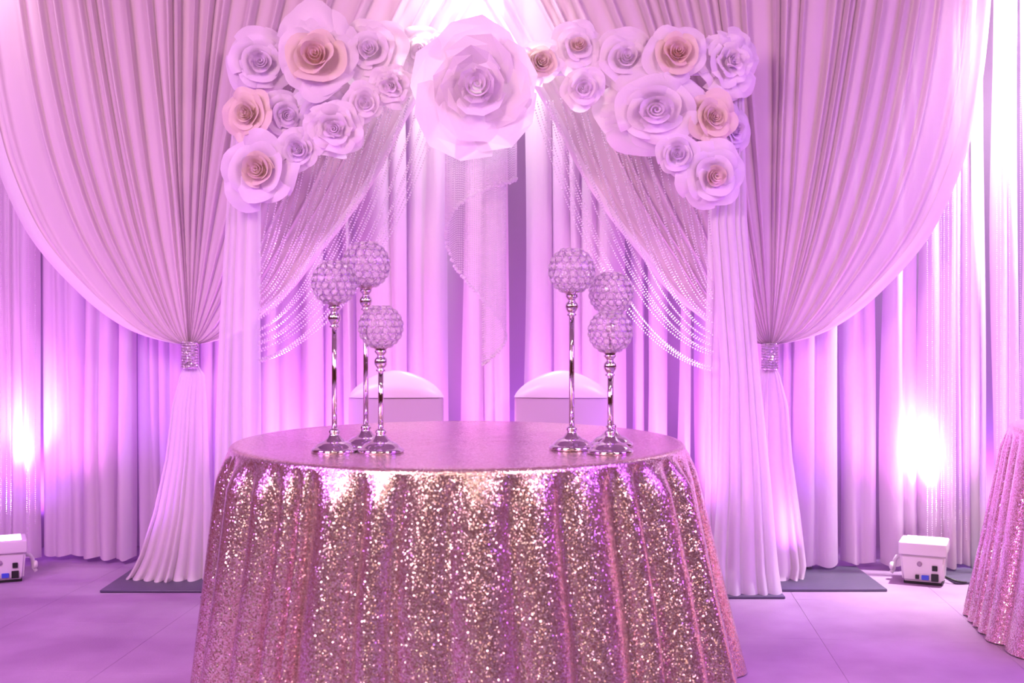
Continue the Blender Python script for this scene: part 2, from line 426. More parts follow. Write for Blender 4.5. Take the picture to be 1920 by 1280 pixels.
def tail(root, base, d, rowsX, dyband, seed, n=11, zb=0.01):
    """the skirt below the tie. rowsX = [(photo y, x left, x right)], depth follows to the floor"""
    sc = d/F
    pl = pleats(n, seed, 8, 0.5)
    R = 44; y0 = rowsX[0][0]; y1 = rowsX[-1][0]
    L = [(a, b) for a, b, c in rowsX]; Rr = [(a, c) for a, b, c in rowsX]
    def fn(i, j):
        u, h = pl[i]; t = j/(R-1); y = y0+(y1-y0)*t
        xl = interp(L, y); xr = interp(Rr, y)
        z = CAMZ-(y-HZ)*sc
        wd = (xr-xl)*sc
        x = (xl+(xr-xl)*u-960)*sc
        arc = math.sin(PI*u)
        y_ = -arc*(0.35*wd*0.5)*(0.6+0.4*min(1, t*6))-h*min(0.04, wd*0.12)*(0.25+1.0*t)
        puff = max(0, (t-0.93)/0.07)
        y_ -= 0.03*puff*h
        zz = z+0.010*math.sin(7*u)*puff+0.012*puff*(1-h)
        tz = max(zb, zz)
        return (x-base.x, y_, tz-base.z)
    vs, fs = grid(len(pl), R, fn)
    link('tail', mesh('tail', vs, fs, M_tail), root)
def band(root, base, d, y0, y1, xl, xr):
    sc = d/F; rx = (xr-xl)/2*sc; cxx = ((xl+xr)/2-960)*sc-base.x
    z0 = CAMZ-(y1-HZ)*sc-base.z; z1 = CAMZ-(y0-HZ)*sc-base.z
    prof = [(0.94, z0), (1.0, z0+0.004), (1.02, (z0+z1)/2), (1.0, z1-0.004), (0.94, z1)]
    vs, fs = lathe(prof, 40)
    vs = [(cxx+x*rx, y*rx*0.9-0.020, z) for x, y, z in vs]
    link('rhinestone_band', mesh('rhinestone_band', vs, fs, M_rhine), root)
    # individual rows of stones, raised: joined into one fine part
    bm = bmesh.new(); nr = 10
    for k in range(nr):
        z = z0+(z1-z0)*(k+0.5)/nr
        for a in range(26):
            an = PI+PI*(a+0.5*(k % 2))/26
            c = Vector((cxx+1.03*rx*math.cos(an), 0.9*1.03*rx*math.sin(an)-0.020, z))
            rr = bmesh.ops.create_icosphere(bm, subdivisions=1, radius=0.0026)
            for v in rr['verts']: v.co += c
    s = link('rhinestones', frombm('rhinestones', bm, M_chrome), root); s['kind'] = 'stuff'
DS = 5.33
rt, b_ = swag(356, 645, DS, 1, 11, 'ivory curtain tied back left of the flower arch with sparkling band')
tail(rt, b_, DS, [(640, 347, 369), (686, 346, 371), (700, 338, 384), (760, 322, 388), (860, 310, 392), (960, 288, 396), (1040, 262, 399), (1085, 240, 402), (1092, 238, 402)], 0, 21, 8)
band(rt, b_, DS, 640, 690, 343, 373)
rt, b_ = swag(1443, 645, DS, -1, 12, 'ivory curtain tied back right of the flower arch with sparkling band')
tail(rt, b_, DS, [(640, 1430, 1453), (688, 1429, 1454), (702, 1418, 1462), (760, 1400, 1478), (860, 1390, 1486), (960, 1385, 1500), (1060, 1380, 1512), (1092, 1382, 1506)], 0, 22, 6)
band(rt, b_, DS, 643, 692, 1426, 1457)

# frame that carries the drapery, weighted floor plates show
fr = empty('backdrop_frame', (0, 5.5, 0), 0, 'pipe and drape frame behind the curtains with dark steel floor plates', 'frame')
def ppart(name, vf, m, parent): return link(name, mesh(name, vf[0], vf[1], m), parent)
ppart('crossbar', tube([(-2.9, 0.0, 3.0), (2.9, -0.05, 3.0)], 0.02, 12), M_pole, fr)
for x, y, lx in ((-1.50, -0.26, 0.25), (1.37, -0.24, 0.23), (2.14, -0.1, 0.20)):
    ppart('upright', tube([(x, 0.035 if x < 2 else 0.02, 0.01), (x, 0.035 if x < 2 else 0.02, 3.0)], 0.02, 12), M_pole, fr)
    bm = bmesh.new(); box_bm(bm, (x-lx, y-0.17, 0.001), (x+lx, y+0.30, 0.012), 0.003, 2)
    link('floor_plate', frombm('floor_plate', bm, M_steel, True, 40), fr)

# ------------------------------------------------------------------ flower arch
DA = 5.08
ar = empty('flower_arch_frame', (-0.1, DA, 0), 0, 'slim white arch frame under the sheer drapes carrying the big paper roses', 'arch')
xl, xr, zt = -1.135+0.1, 0.975+0.1, 2.22
for x in (xl, xr):
    ppart('post', tube([(x, 0.03, 0.01), (x, 0.03, zt)], 0.018, 12), M_pole, ar)
    bm = bmesh.new(); box_bm(bm, (x-0.16, -0.12, 0.001), (x+0.16, 0.20, 0.012), 0.003, 2)
    link('floor_plate', frombm('floor_plate', bm, M_steel, True, 40), ar)
ppart('crossbar', tube([(xl, 0.03, zt), (xr, 0.03, zt)], 0.018, 12), M_pole, ar)
def leg_drape(rows, d, seed, n, lab, front=0.0):
    pl = pleats(n, seed, 8, 0.5); sc = d/F; R = 50; y0 = rows[0][0]; y1 = rows[-1][0]
    L = [(a, b) for a, b, c in rows]; Rr = [(a, c) for a, b, c in rows]
    z1 = CAMZ-(y1-HZ)*sc
    cx = ((rows[0][1]+rows[0][2])/2-960)*sc
    def fn(i, j):
        u, h = pl[i]; t = j/(R-1); y = y0+(y1-y0)*t
        xa = interp(L, y); xb = interp(Rr, y); z = max(0.006, CAMZ-(y-HZ)*sc)
        x = (xa+(xb-xa)*u-960)*sc
        yy = -math.sin(PI*u)*0.03-h*0.034*(0.45+0.9*t)-front*t**2
        pud = max(0, (t-0.95)/0.05)
        yy -= 0.03*pud
        return (x-cx, yy, z+0.006*math.sin(9*u)*pud)
    vs, fs = grid(len(pl), R, fn)
    o = link('arch_leg_drape', mesh('arch_leg_drape', vs, fs, M_sheer)); o.location = (cx, d, 0)
    return tag(o, lab, 'curtain', 'white sheer arch leg drapes')
leg_drape([(95, 445, 492), (300, 430, 490), (600, 412, 488), (800, 404, 490), (1000, 400, 492), (1111, 384, 500)], DA, 31, 4,
          'white sheer drape covering the left leg of the flower arch')
leg_drape([(110, 1362, 1394), (300, 1345, 1398), (420, 1332, 1401), (700, 1352, 1424), (900, 1346, 1444), (1000, 1338, 1452), (1112, 1330, 1462)], DA, 33, 5,
          'white sheer drape flaring down the right leg of the flower arch', 0.02)
leg_drape([(380, 1328, 1372), (520, 1326, 1368), (700, 1320, 1362), (900, 1322, 1358), (1090, 1318, 1356)], DA+0.10, 35, 3,
          'narrow inner sheer strip along the right arch leg behind the flaring drape')

# ------------------------------------------------------------------ beads (uncountable strands)
ICO = None
def ico():
    global ICO
    if ICO is None:
        bm = bmesh.new(); bmesh.ops.create_icosphere(bm, subdivisions=1, radius=1)
        ICO = ([v.co.copy() for v in bm.verts], [tuple(v.index for v in f.verts) for f in bm.faces]); bm.free()
    return ICO
rnd = random.Random(5)
class Beads:
    def __init__(s): s.v = []; s.f = []
    def add(s, p, r):
        V, Fc = ico(); b = len(s.v)
        s.v += [(p[0]+a.x*r, p[1]+a.y*r, p[2]+a.z*r) for a in V]
        s.f += [tuple(i+b for i in t) for t in Fc]
    def line(s, pts, r, gap, end=None):
        acc = rnd.uniform(0, gap*0.9)
        for a, b in zip(pts, pts[1:]):
            a = Vector(a); b = Vector(b); L = (b-a).length
            if L < 1e-6: continue
            t = gap-acc
            while t <= L:
                s.add(a+(b-a)*(t/L), r); t += gap
            acc = L-(t-gap)
        if end: s.add(pts[-1], end)
    def build(s, name, lab, cat, origin):
        me = mesh(name, [(x-origin[0], y-origin[1], z-origin[2]) for x, y, z in s.v], s.f, M_bead, False)
        o = link(name, me); o.location = origin
        return tag(o, lab, cat, None, 'stuff')
def bez(a, b, c, n=26): return [a*(1-t)**2+b*2*t*(1-t)+c*t*t for t in [k/n for k in range(n+1)]]
rnd = random.Random(5)
# left and right bead swags
for side in (0, 1):
    B = Beads(); NS = 30
    for k in range(NS):
        f = (k/(NS-1))
        if side == 0:
            xs = 520+315*f**0.8+rnd.uniform(-5, 5); xe = 484+rnd.uniform(-4, 4); ye = 470+212*f**0.55+rnd.uniform(-6, 6)
            if k >= NS-6: ye = 676+rnd.uniform(-5, 5)
            ys = 165+25*f
            cx_ = xe+(xs-xe)*(0.62-0.02*f); cy_ = ys+(ye-ys)*(0.80+0.10*f)
        else:
            xs = 1320-325*f**0.8+rnd.uniform(-5, 5); xe = 1334+rnd.uniform(-4, 4); ye = 480+214*f**0.55+rnd.uniform(-6, 6)
            if k >= NS-6: ye = 692+rnd.uniform(-5, 5)
            ys = 165+25*f
            cx_ = xe+(xs-xe)*(0.62-0.02*f); cy_ = ys+(ye-ys)*(0.80+0.12*f)
        dd = DA+0.01+rnd.uniform(-0.01, 0.05)
        B.line(bez(P(xs, ys, dd), P(cx_, cy_, dd-0.01), P(xe, ye, DA-0.01)), 0.0042, 0.0115)
    o_ = P(500 if side == 0 else 1320, 200, DA)
    B.build('bead_swag', 'pearly bead strands swagged from the arch top to its %s leg' % ('left' if side == 0 else 'right'), 'bead strands', o_)
# spiral chandelier of hanging strands under the central rose
B = Beads(); cen = P(900, 240, 4.99); s_ = 4.99/F
ybot = [(0, 332), (1.2, 352), (2.2, 385), (3.14, 445), (3.9, 505), (4.6, 548), (5.3, 590), (6.28, 640), (7.0, 668), (7.6, 686)]
rad = [(0, 68), (3.14, 65), (6.28, 48), (7.6, 20)]
NS = 104
for k in range(NS):
    a = 7.6*k/(NS-1); r_ = interp(rad, a)*s_; yb = interp(ybot, a)+rnd.uniform(-3, 3)
    x = cen.x+r_*math.cos(a); y = cen.y-r_*math.sin(a)*0.8+0.03
    zb = CAMZ-(yb-HZ)*s_; zt_ = cen.z+0.05
    B.line([(x, y, zt_), (x, y, zb)], 0.0040, 0.0096, 0.0085)
B.build('bead_chandelier', 'spiral chandelier of vertical bead strands hanging below the central rose', 'bead chandelier', (cen.x, cen.y, cen.z))
for lst, lab, yb in (((3, 12, 22, 50, 57, 66), 'thin sparkling bead strands hanging over the far left back drapes', 1000),
                     ((1738, 1748, 1757, 1764, 1771, 1779, 1786, 1793, 1800, 1812, 1868, 1876, 1884, 1892, 1905, 1914), 'thin sparkling bead strands over the drapes behind the right uplight', 1010)):
    B = Beads(); d = 5.46 if lst[0] < 900 else 5.37
    for x in lst:
        p0 = P(x, -120, d); p1 = P(x+rnd.uniform(-2, 2), yb+rnd.uniform(-40, 20), d)
        B.line([p0, p1], 0.0024, 0.0095)
    B.build('bead_strands', lab, 'bead strands', (p0.x, d, p0.z))

# ------------------------------------------------------------------ giant paper roses
def petal_mesh(name, m, r0, r1, h0, h1, half, curl=0.10, point=0.0, ruffle=0.03, seed=0, nu=11, nv=9, cup=0.0):
    """one petal about the flower axis (+Z), centred on +X. r,h run from base to tip"""
    r = random.Random(seed); ph = r.uniform(0, 6)
    def fn(i, j):
        s = 2*i/(nu-1)-1; t = j/(nv-1)
        Ls = 1-0.10*abs(s)**3*(point < 0.9)-point*abs(s)*0.30+0.025*math.sin(2.2*s+ph)*(point < 0.9)
        tt = t*Ls
        wt = 0.45+0.55*min(1, t*1.6)**0.8-0.10*max(0, t-0.7)/0.3
        ang = s*half*wt
        b1r, b1h = r0+(r1-r0)*0.85, h0+(h1-h0)*0.12
        rr = r0*(1-tt)**2+b1r*2*tt*(1-tt)+r1*tt*tt
        hh = h0*(1-tt)**2+b1h*2*tt*(1-tt)+h1*tt*tt
        rr *= 1+0.07*s                      # each petal spirals under the next
        c = max(0, (t-0.62)/0.38)
        rr += curl*c*c; hh -= curl*c**2.5*(0.7+0.5*abs(s))
        hh += ruffle*math.sin(5.0*s+ph)*t*t
        rr += ruffle*0.7*math.sin(4*s+ph*2)*t*t
        hh += ruffle*0.35*math.sin(11*s+ph*3)*t**4*(point < 0.9)
        if point > 0.9: hh -= 0.05*abs(s)*t  # crease along the middle
        return (rr*math.cos(ang), rr*math.sin(ang), hh)
    vs, fs = grid(nu, nv, fn)
    return mesh(name, vs, fs, m, point < 0.9)
def bud_mesh(name, m):
    n = 56; nv = 5
    def fn(i, j):
        f = i/(n-1); a = 2*PI*2.8*f; t = j/(nv-1)
        rr = (0.012+0.15*f)*(1.0+0.18*t*t); top = 0.66-0.10*f+0.035*math.sin(a*1.4)
        if t > 0.7: rr += 0.025*((t-0.7)/0.3)**2
        z0 = 0.50-0.4*f
        return (rr*math.cos(a), rr*math.sin(a), z0+(top-z0)*t)
    vs, fs = grid(n, nv, fn); b = len(vs)
    for k in range(12): vs.append((0.34*math.cos(k*PI/6), 0.34*math.sin(k*PI/6), 0.06))
    fs.append(tuple(range(b, b+12)))
    return mesh(name, vs, fs, m)
RINGS = {   # style: list of (count, r0, r1, h0, h1, half angle, curl, point, ruffle)
 'rose': [(3, 0.08, 0.23, 0.08, 0.66, 1.45, 0.06, 0.1, 0.012), (3, 0.09, 0.37, 0.06, 0.60, 1.45, 0.09, 0.4, 0.03),
          (4, 0.10, 0.56, 0.04, 0.50, 1.15, 0.13, 0.6, 0.04), (5, 0.10, 0.80, 0.0, 0.30, 0.95, 0.18, 0.75, 0.065)],
 'open': [(3, 0.08, 0.22, 0.08, 0.56, 1.4, 0.07, 0.1, 0.02), (4, 0.09, 0.40, 0.06, 0.48, 1.2, 0.12, 0.2, 0.035),
          (5, 0.10, 0.60, 0.03, 0.34, 1.05, 0.16, 0.2, 0.05), (6, 0.10, 0.78, 0.0, 0.14, 0.9, 0.20, 0.2, 0.06)],
 'ruffle': [(4, 0.06, 0.20, 0.10, 0.58, 1.1, 0.08, 0.0, 0.05), (5, 0.08, 0.36, 0.08, 0.54, 1.0, 0.12, 0.0, 0.06),
          (6, 0.10, 0.54, 0.05, 0.42, 0.9, 0.15, 0.0, 0.075), (7, 0.10, 0.76, 0.0, 0.22, 0.8, 0.18, 0.0, 0.09)],
 'folded': [(3, 0.08, 0.24, 0.08, 0.60, 1.4, 0.05, 0.95, 0.0), (4, 0.10, 0.42, 0.08, 0.55, 1.25, 0.07, 1.0, 0.0),
          (4, 0.10, 0.68, 0.04, 0.42, 1.15, 0.08, 1.1, 0.0), (5, 0.10, 0.98, 0.0, 0.18, 1.05, 0.06, 1.15, 0.0)]}
CACHE = {}
def meshes(style, mats, var):
    k = (style, mats, var)
    if k in CACHE: return CACHE[k]
    mm = [bpy.data.materials[x] for x in mats]; out = []
    for q, (n, r0, r1, h0, h1, half, curl, pt, ruf) in enumerate(RINGS[style]):
        out.append([petal_mesh('petal', mm[min(q, len(mm)-1)], r0, r1, h0, h1, half, curl, pt, ruf, 100*var+10*q+v, 5 if style == 'folded' else 11, 5 if style == 'folded' else 9) for v in range(2)])
    CACHE[k] = (out, bud_mesh('bud', mm[0]))
    return CACHE[k]
WW = ('paper_white',)*4; CW = ('paper_cream', 'paper_cream', 'paper_cream', 'paper_white'); PC = ('paper_peach', 'paper_peach', 'paper_cream', 'paper_white')
LL = ('paper_violet_lit',)*4; CL = ('paper_cream', 'paper_cream', 'paper_violet_lit', 'paper_violet_lit'); CC = ('paper_cream',)*4
def rose(cx, cy, rpx, style, mats, lab, tilt=(0, 0), d=4.98, spin=0.0, sq=1.0, tall=None, seed=0, deep=1.0):
    """tilt = where the flower looks, in degrees to the photo's right and up"""
    r = random.Random(seed+int(cx)); R_ = rpx*d/F
    p = P(cx, cy, d)
    root = empty('paper_rose', p, 0, lab, 'paper flower', 'giant paper roses on the arch')
    root.rotation_euler = Euler((PI/2-math.radians(tilt[1]), 0, math.radians(tilt[0])), 'XYZ'); R_ *= 1.18 if rpx < 100 else 1.06
    root.scale = (R_, R_*sq, R_*deep)
    rings, bud = meshes(style, mats, seed % 3)
    a0 = spin
    for q, ring in enumerate(rings):
        n = RINGS[style][q][0]
        for k in range(n):
            o = link('petal', ring[k % 2], root)
            an = a0+2*PI*k/n+r.uniform(-0.12, 0.12)
            s = r.uniform(0.88, 1.10)
            o.rotation_euler = (r.uniform(-0.07, 0.07), r.uniform(-0.10, 0.10), an); o.scale = (s, s, s*r.uniform(0.92, 1.06))
        a0 += PI/n+0.3
    if tall:
        for ang, sc_ in tall:
            o = link('petal', rings[-1][0], root); o.rotation_euler = (0, 0.12, ang); o.scale = (sc_, sc_*0.85, sc_)
    o = link('bud', bud, root); o.rotation_euler = (0, 0, r.uniform(0, 6))
    return root
UP = PI/2
rose(487, 118, 58, 'open', LL, 'pale violet lit paper rose at the top left corner of the arch', (12, -5), 5.00, 0.3, 1.0, seed=1)
rose(596, 112, 66, 'rose', ('paper_peach', 'paper_cream', 'paper_cream', 'paper_white'), 'large cream centred rose with tall white petals rising above the arch', (0, 5), 4.93, 0.2, 1.0, [(UP+0.22, 1.5), (UP-0.28, 1.28), (UP-0.8, 1.15), (UP+0.7, 1.12), (UP+3.1, 1.05)], seed=2)
rose(698, 100, 56, 'open', WW, 'white paper rose right of the tall petalled cream rose', (-6, 4), 4.98, 0.9, 1.0, [(UP-0.9, 1.15), (UP+0.5, 1.2), (UP+2.4, 1.1)], seed=3)
rose(793, 102, 50, 'open', WW, 'faded white paper rose tucked left behind the central rose', (-8, 4), 5.05, 0.1, 1.0, seed=4)
rose(735, 160, 40, 'ruffle', WW, 'small ruffled white flower left of the central rose', (-6, -12), 4.95, 0.5, 0.9, seed=5)
rose(470, 216, 46, 'rose', CC, 'cream paper rose on the left arch leg, second from the top', (-14, 0), 4.96, 0.6, 1.15, seed=6)
rose(535, 215, 44, 'open', LL, 'lilac shaded paper rose right of the cream rose on the left leg', (20, -10), 5.01, 0.2, 1.0, seed=7)
rose(602, 212, 50, 'open', LL, 'lilac shaded paper rose directly under the tall petalled cream rose', (0, -25), 5.02, 1.2, 0.9, seed=8)
rose(684, 192, 34, 'rose', WW, 'small white rose under the ruffled flowers of the left cluster', (8, -10), 4.94, 0.4, 1.0, seed=9)
rose(628, 242, 56, 'ruffle', WW, 'bright white ruffled rose at the bottom of the left cluster', (4, -8), 4.92, 0.7, 0.95, seed=10)
rose(560, 281, 38, 'rose', LL, 'small violet lit rose between the ruffled rose and the lowest left rose', (2, -4), 4.93, 0.9, 1.0, seed=11)
rose(489, 322, 62, 'rose', CL, 'large cream centred rose hanging lowest on the left arch leg', (-2, 0), 4.93, 0.1, 1.05, seed=12)
rose(893, 166, 116, 'folded', WW, 'giant white folded rose at the centre of the arch, the biggest flower', (2, -3), 4.84, 0.42, 1.04, seed=13)
rose(1012, 118, 40, 'rose', CW, 'small cream centred rose just right of the central rose', (10, 0), 4.98, 0.3, 1.0, seed=14)
rose(1082, 90, 46, 'open', ('paper_cream', 'paper_white', 'paper_white', 'paper_white'), 'white paper rose second right of the central rose, top row', (6, 6), 5.0, 0.8, 1.0, seed=15)
rose(1092, 165, 38, 'rose', WW, 'small white rose at the lower edge right of the central rose', (0, -10), 4.94, 0.5, 0.95, seed=16)
rose(1172, 113, 54, 'open', WW, 'white paper rose left of the peach rose in the right cluster', (2, 4), 4.98, 0.2, 1.0, seed=17)
rose(1268, 104, 52, 'rose', PC, 'peach coloured paper rose on top of the right cluster', (0, 6), 4.92, 0.65, 1.0, seed=18)
rose(1362, 118, 54, 'ruffle', WW, 'white ruffled flower at the top right corner of the arch', (16, 0), 4.99, 0.1, 1.05, [(0.2, 1.15), (0.9, 1.15), (-1.0, 1.2)], seed=19)
rose(1228, 205, 88, 'open', WW, 'wide white open rose below the peach rose, largest on the right', (-4, -10), 4.95, 0.5, 0.82, [(PI, 1.15), (-2.2, 1.15), (0.3, 1.0)], seed=20)
rose(1334, 222, 42, 'rose', CC, 'cream paper rose beside the wide white open rose', (8, 0), 4.93, 0.9, 1.1, seed=21)
rose(1372, 245, 36, 'open', LL, 'pale rose at the outer edge behind the right cream rose', (24, 0), 5.03, 0.4, 1.25, seed=22)
rose(1269, 290, 38, 'rose', LL, 'small violet lit rose under the wide white open rose', (-4, -4), 4.91, 0.3, 1.0, seed=23)
rose(1335, 328, 60, 'open', ('paper_cream', 'paper_violet_lit', 'paper_violet_lit', 'paper_white'), 'large violet lit rose hanging lowest on the right arch leg', (4, -8), 4.92, 0.8, 1.0, seed=24)

# ------------------------------------------------------------------ tables
def sequin_table(cx, cy, R0, zt, seed, lab_t, lab_c, flL, flR, nf=34, full=True):
    t = empty('round_table', (cx, cy, 0), 0, lab_t, 'table')
    vs, fs = lathe([(0, zt-0.03), (R0-0.012, zt-0.03), (R0-0.006, zt-0.015), (R0-0.012, zt-0.004), (0, zt-0.004)], 64)
    link('tabletop', mesh('tabletop', vs, fs, M_pole), t)
    for k in range(4):
        a = PI/4+k*PI/2
        link('leg', mesh('leg', *tube([(0.5*math.cos(a), 0.5*math.sin(a), 0), (0.42*math.cos(a), 0.42*math.sin(a), zt-0.03)], 0.014, 10), M_steel), t)
    pl = pleats(nf, seed, 12, 0.65)[:-1]; nu = len(pl); rs = random.Random(seed)
    deps = [rs.uniform(0.6, 1.2) for _ in range(nf+1)]
    top = [0.02, 0.15, 0.3, 0.45, 0.58, 0.68, 0.735]
    drop = 40
    def fn(i, j):
        u, h = pl[i]; a = 2*PI*u+0.3
        if j < len(top):
            r = top[j]*R0/0.76; z = zt+0.0012*math.sin(7*a+9*r)*(r > 0.1)
        else:
            k = (j-len(top))
            if k < 5:
                b = k/4*PI/2; r = R0-0.016+0.018*math.sin(b); z = zt-0.018+0.018*math.cos(b)
            else:
                s = (k-4)/(drop-5); z = (zt-0.018)*(1-s)+0.004
                side = math.cos(a); fl = flL+(flR-flL)*(0.5+0.5*side)
                fold = (h-0.35)
                r = R0+0.002+fl*s**1.15+fold*(0.046*min(1, s*9)+0.085*s**0.6)*(0.75+0.35*math.sin(3*a+seed))
                a += 0.012*math.sin(5*s+7*u*PI)
        return (r*math.cos(a), r*math.sin(a), z)
    vs, fs = grid(nu, len(top)+drop, fn, True)
    c = len(vs); vs.append((0, 0, zt)); fs += [(i, c, (i+1) % nu) for i in range(nu)]
    o = link('tablecloth', mesh('tablecloth', vs, fs, M_sequin)); o.location = (cx, cy, 0)
    tag(o, lab_c, 'tablecloth', 'rose gold sequin tablecloths')
TX, TY, TZ = -0.178, 4.0, 0.76
sequin_table(TX, TY, 0.75, TZ, 3, 'round sweetheart table hidden under the sequin cloth in front of the arch',
             'rose gold sequin cloth draping the round table in front of the arch', 0.05, 0.15, 40)
sequin_table(2.62, 4.32, 0.76, TZ, 8, 'round guest table cut off by the right edge of the picture',
             'sequin cloth of the table at the far right edge of the picture', 0.12, 0.14, 38)

# ------------------------------------------------------------------ chairs with spandex covers
def chair(px, lab, rz=0.0, d=5.30):
    p = P(px, 700, d); r = empty('covered_chair', (p.x, d-0.20, 0), rz, lab, 'chair', 'covered chairs behind the table')
    W = 0.212; yb = 0.20
    # body of the back: slab between z .40 and .80, front face towards the table
    def outline(z):      # half width
        return W*(1-0.0*(z)) if z < 0.80 else W*max(0, 1-((z-0.80)/0.1325)**1.7)**0.66
    nz = 26
    def shell(z0, z1, fr, bk, grow, bulge):
        n = 36
        def fn(i, j):
            t = j/(nz-1); z = z0+(z1-z0)*(1-(1-t)**1.6 if z1 > 0.85 else t)
            hw = max(0.0015, outline(z)+grow*min(1.0, outline(z)/0.05)); a = 2*PI*i/n
            ca, sa = math.cos(a), math.sin(a)
            x = hw*math.copysign(abs(ca)**0.45, ca)
            th = (bk if sa > 0 else fr)
            th = th*min(1.0, (outline(z)/W)**0.8+0.02)+bulge*math.sin(PI*min(1, t*0.9+0.05))*(1-(x/(hw+1e-6))**2)*(outline(z)/W)
            y = yb+0.02+0.05*(z-0.45)+math.copysign(abs(sa)**0.6, sa)*th
            return (x, y, z)
        return grid(n, nz, fn, True)
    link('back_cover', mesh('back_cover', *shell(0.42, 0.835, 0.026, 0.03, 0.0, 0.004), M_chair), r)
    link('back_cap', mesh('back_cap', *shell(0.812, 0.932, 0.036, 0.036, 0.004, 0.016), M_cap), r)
    bm = bmesh.new(); box_bm(bm, (-0.215, -0.13, 0.40), (0.215, 0.235, 0.47), 0.03, 4)
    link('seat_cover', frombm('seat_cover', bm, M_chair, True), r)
    n = 64
    def fs_(i, j):
        a = 2*PI*i/n; t = j/11; z = 0.43*(1-t)+0.004
        ca, sa = math.cos(a), math.sin(a); cor = abs(math.sin(2*a))**2
        k = 1-0.13*math.sin(PI*min(1, t*1.1))*(1-cor)+0.03*t
        x = 0.217*math.copysign(abs(ca)**0.35, ca)*k; y = 0.05+0.18*math.copysign(abs(sa)**0.35, sa)*k
        if t > 0.9 and cor < 0.45: z += 0.0
        return (x, y, z)
    link('skirt', mesh('skirt', *grid(n, 12, fs_, True), M_chair), r)
chair(745, 'white spandex covered chair behind the left half of the table', math.radians(2))
chair(1049, 'white spandex covered chair behind the right half of the table', math.radians(-3))

# ------------------------------------------------------------------ candle holders with crystal globes
def crystal_mesh():
    vs = []; fs = []; n = 8
    for k in range(n):
        a = 2*PI*k/n+PI/8; vs.append((math.cos(a), math.sin(a), 0))
    for s in (1, -1):
        for k in range(n):
            a = 2*PI*k/n+PI/8; vs.append((0.55*math.cos(a), 0.55*math.sin(a), 0.42*s))
    for k in range(n):
        q = (k+1) % n
        fs.append((k, q, n+q, n+k)); fs.append((q, k, 2*n+k, 2*n+q))
    fs.append(tuple(range(n, 2*n))); fs.append(tuple(range(2*n, 3*n))[::-1])
    return mesh('crystal', vs, fs, M_crystal, False)
def ring_verts(c, nrm, R_, r_, n=12, m=5):
    q = nrm.to_track_quat('Z', 'Y'); vs = []; fs = []
    for i in range(n):
        a = 2*PI*i/n
        for j in range(m):
            b = 2*PI*j/m; rr = R_+r_*math.cos(b)
            vs.append(c+q @ Vector((rr*math.cos(a), rr*math.sin(a), r_*math.sin(b))))
    for i in range(n):
        for j in range(m):
            fs.append((i*m+j, ((i+1) % n)*m+j, ((i+1) % n)*m+(j+1) % m, i*m+(j+1) % m))
    return vs, fs
GR = 1.0; CR = 0.172
spots = []
lat = -62; k = 0
while lat <= 66:
    c = math.cos(math.radians(lat)); n = max(5, int(round(2*PI*c/(2*CR*1.05))))
    for i in range(n):
        a = 2*PI*(i+0.5*(k % 2))/n; spots.append(Vector((c*math.cos(a), c*math.sin(a), math.sin(math.radians(lat)))))
    lat += 18.0; k += 1
V = []; FF = []
for s in spots:
    v, f = ring_verts(s*GR, s, CR*0.98, 0.011); b = len(V); V += v; FF += [tuple(i+b for i in t) for t in f]
FRAME = mesh('wire_frame', V, FF, M_wire)
CRY = crystal_mesh()
CUP = mesh('cup', *lathe([(0.0, -1.10), (0.24, -1.10), (0.26, -1.06), (0.30, -1.0), (0.48, -0.90), (0.50, -0.87), (0.30, -0.93), (0, -0.95)], 28), M_chrome)
BASEP = [(0, 0), (0.070, 0), (0.0715, 0.004), (0.0705, 0.009), (0.066, 0.012), (0.062, 0.013), (0.058, 0.018), (0.050, 0.026), (0.040, 0.031), (0.034, 0.032),
         (0.030, 0.036), (0.022, 0.043), (0.016, 0.052), (0.014, 0.056), (0.017, 0.060), (0.0175, 0.064), (0.014, 0.068), (0.010, 0.072), (0.0, 0.072)]
BASE = mesh('base', *lathe(BASEP, 48), M_chrome)
KNOB = mesh('knob', *lathe([(0.008, -0.030), (0.015, -0.028), (0.015, -0.024), (0.009, -0.021), (0.013, -0.017), (0.019, -0.008), (0.0205, 0), (0.019, 0.008),
                            (0.013, 0.015), (0.010, 0.018), (0.012, 0.022), (0.019, 0.030), (0.020, 0.034), (0, 0.034)], 28), M_chrome)
def holder(px, d, zc, gr, lab):
    p = P(px, 800, d); r = empty('candle_holder', (p.x, d, TZ+0.001), 0, lab, 'candle holder', 'crystal globe candle holders')
    H = zc-TZ
    link('base', BASE, r)
    kz = H-gr*1.10-0.034
    o = link('knob', KNOB, r); o.location = (0, 0, kz)
    link('stem', mesh('stem', *tube([(0, 0, 0.068), (0, 0, kz-0.028)], 0.0083, 16), M_chrome), r)
    o = link('cup', CUP, r); o.location = (0, 0, H); o.scale = (gr,)*3
    rz = random.Random(int(px)).uniform(0, 1)
    g = link('globe_frame', FRAME, r); g.location = (0, 0, H); g.scale = (gr,)*3; g.rotation_euler = (0, 0, rz)
    for s in spots:
        c = link('crystal', CRY, g); c.location = s*GR; c.scale = (CR*0.93,)*3
        c.rotation_euler = s.to_track_quat('Z', 'Y').to_euler()
holder(627, 3.655, 1.278, 0.068, 'crystal globe candle holder, front left of the left trio')
holder(686, 3.79, 1.338, 0.074, 'tallest crystal globe candle holder, at the back of the left trio')
holder(714, 3.65, 1.142, 0.066, 'shortest crystal globe candle holder of the left trio')
holder(1072, 3.735, 1.317, 0.071, 'tallest crystal globe candle holder of the right group')
holder(1144, 3.625, 1.128, 0.065, 'shortest crystal globe candle holder of the right group, in front')
holder(1146, 3.83, 1.248, 0.069, 'crystal globe candle holder hidden behind the shortest right one, only globe visible')

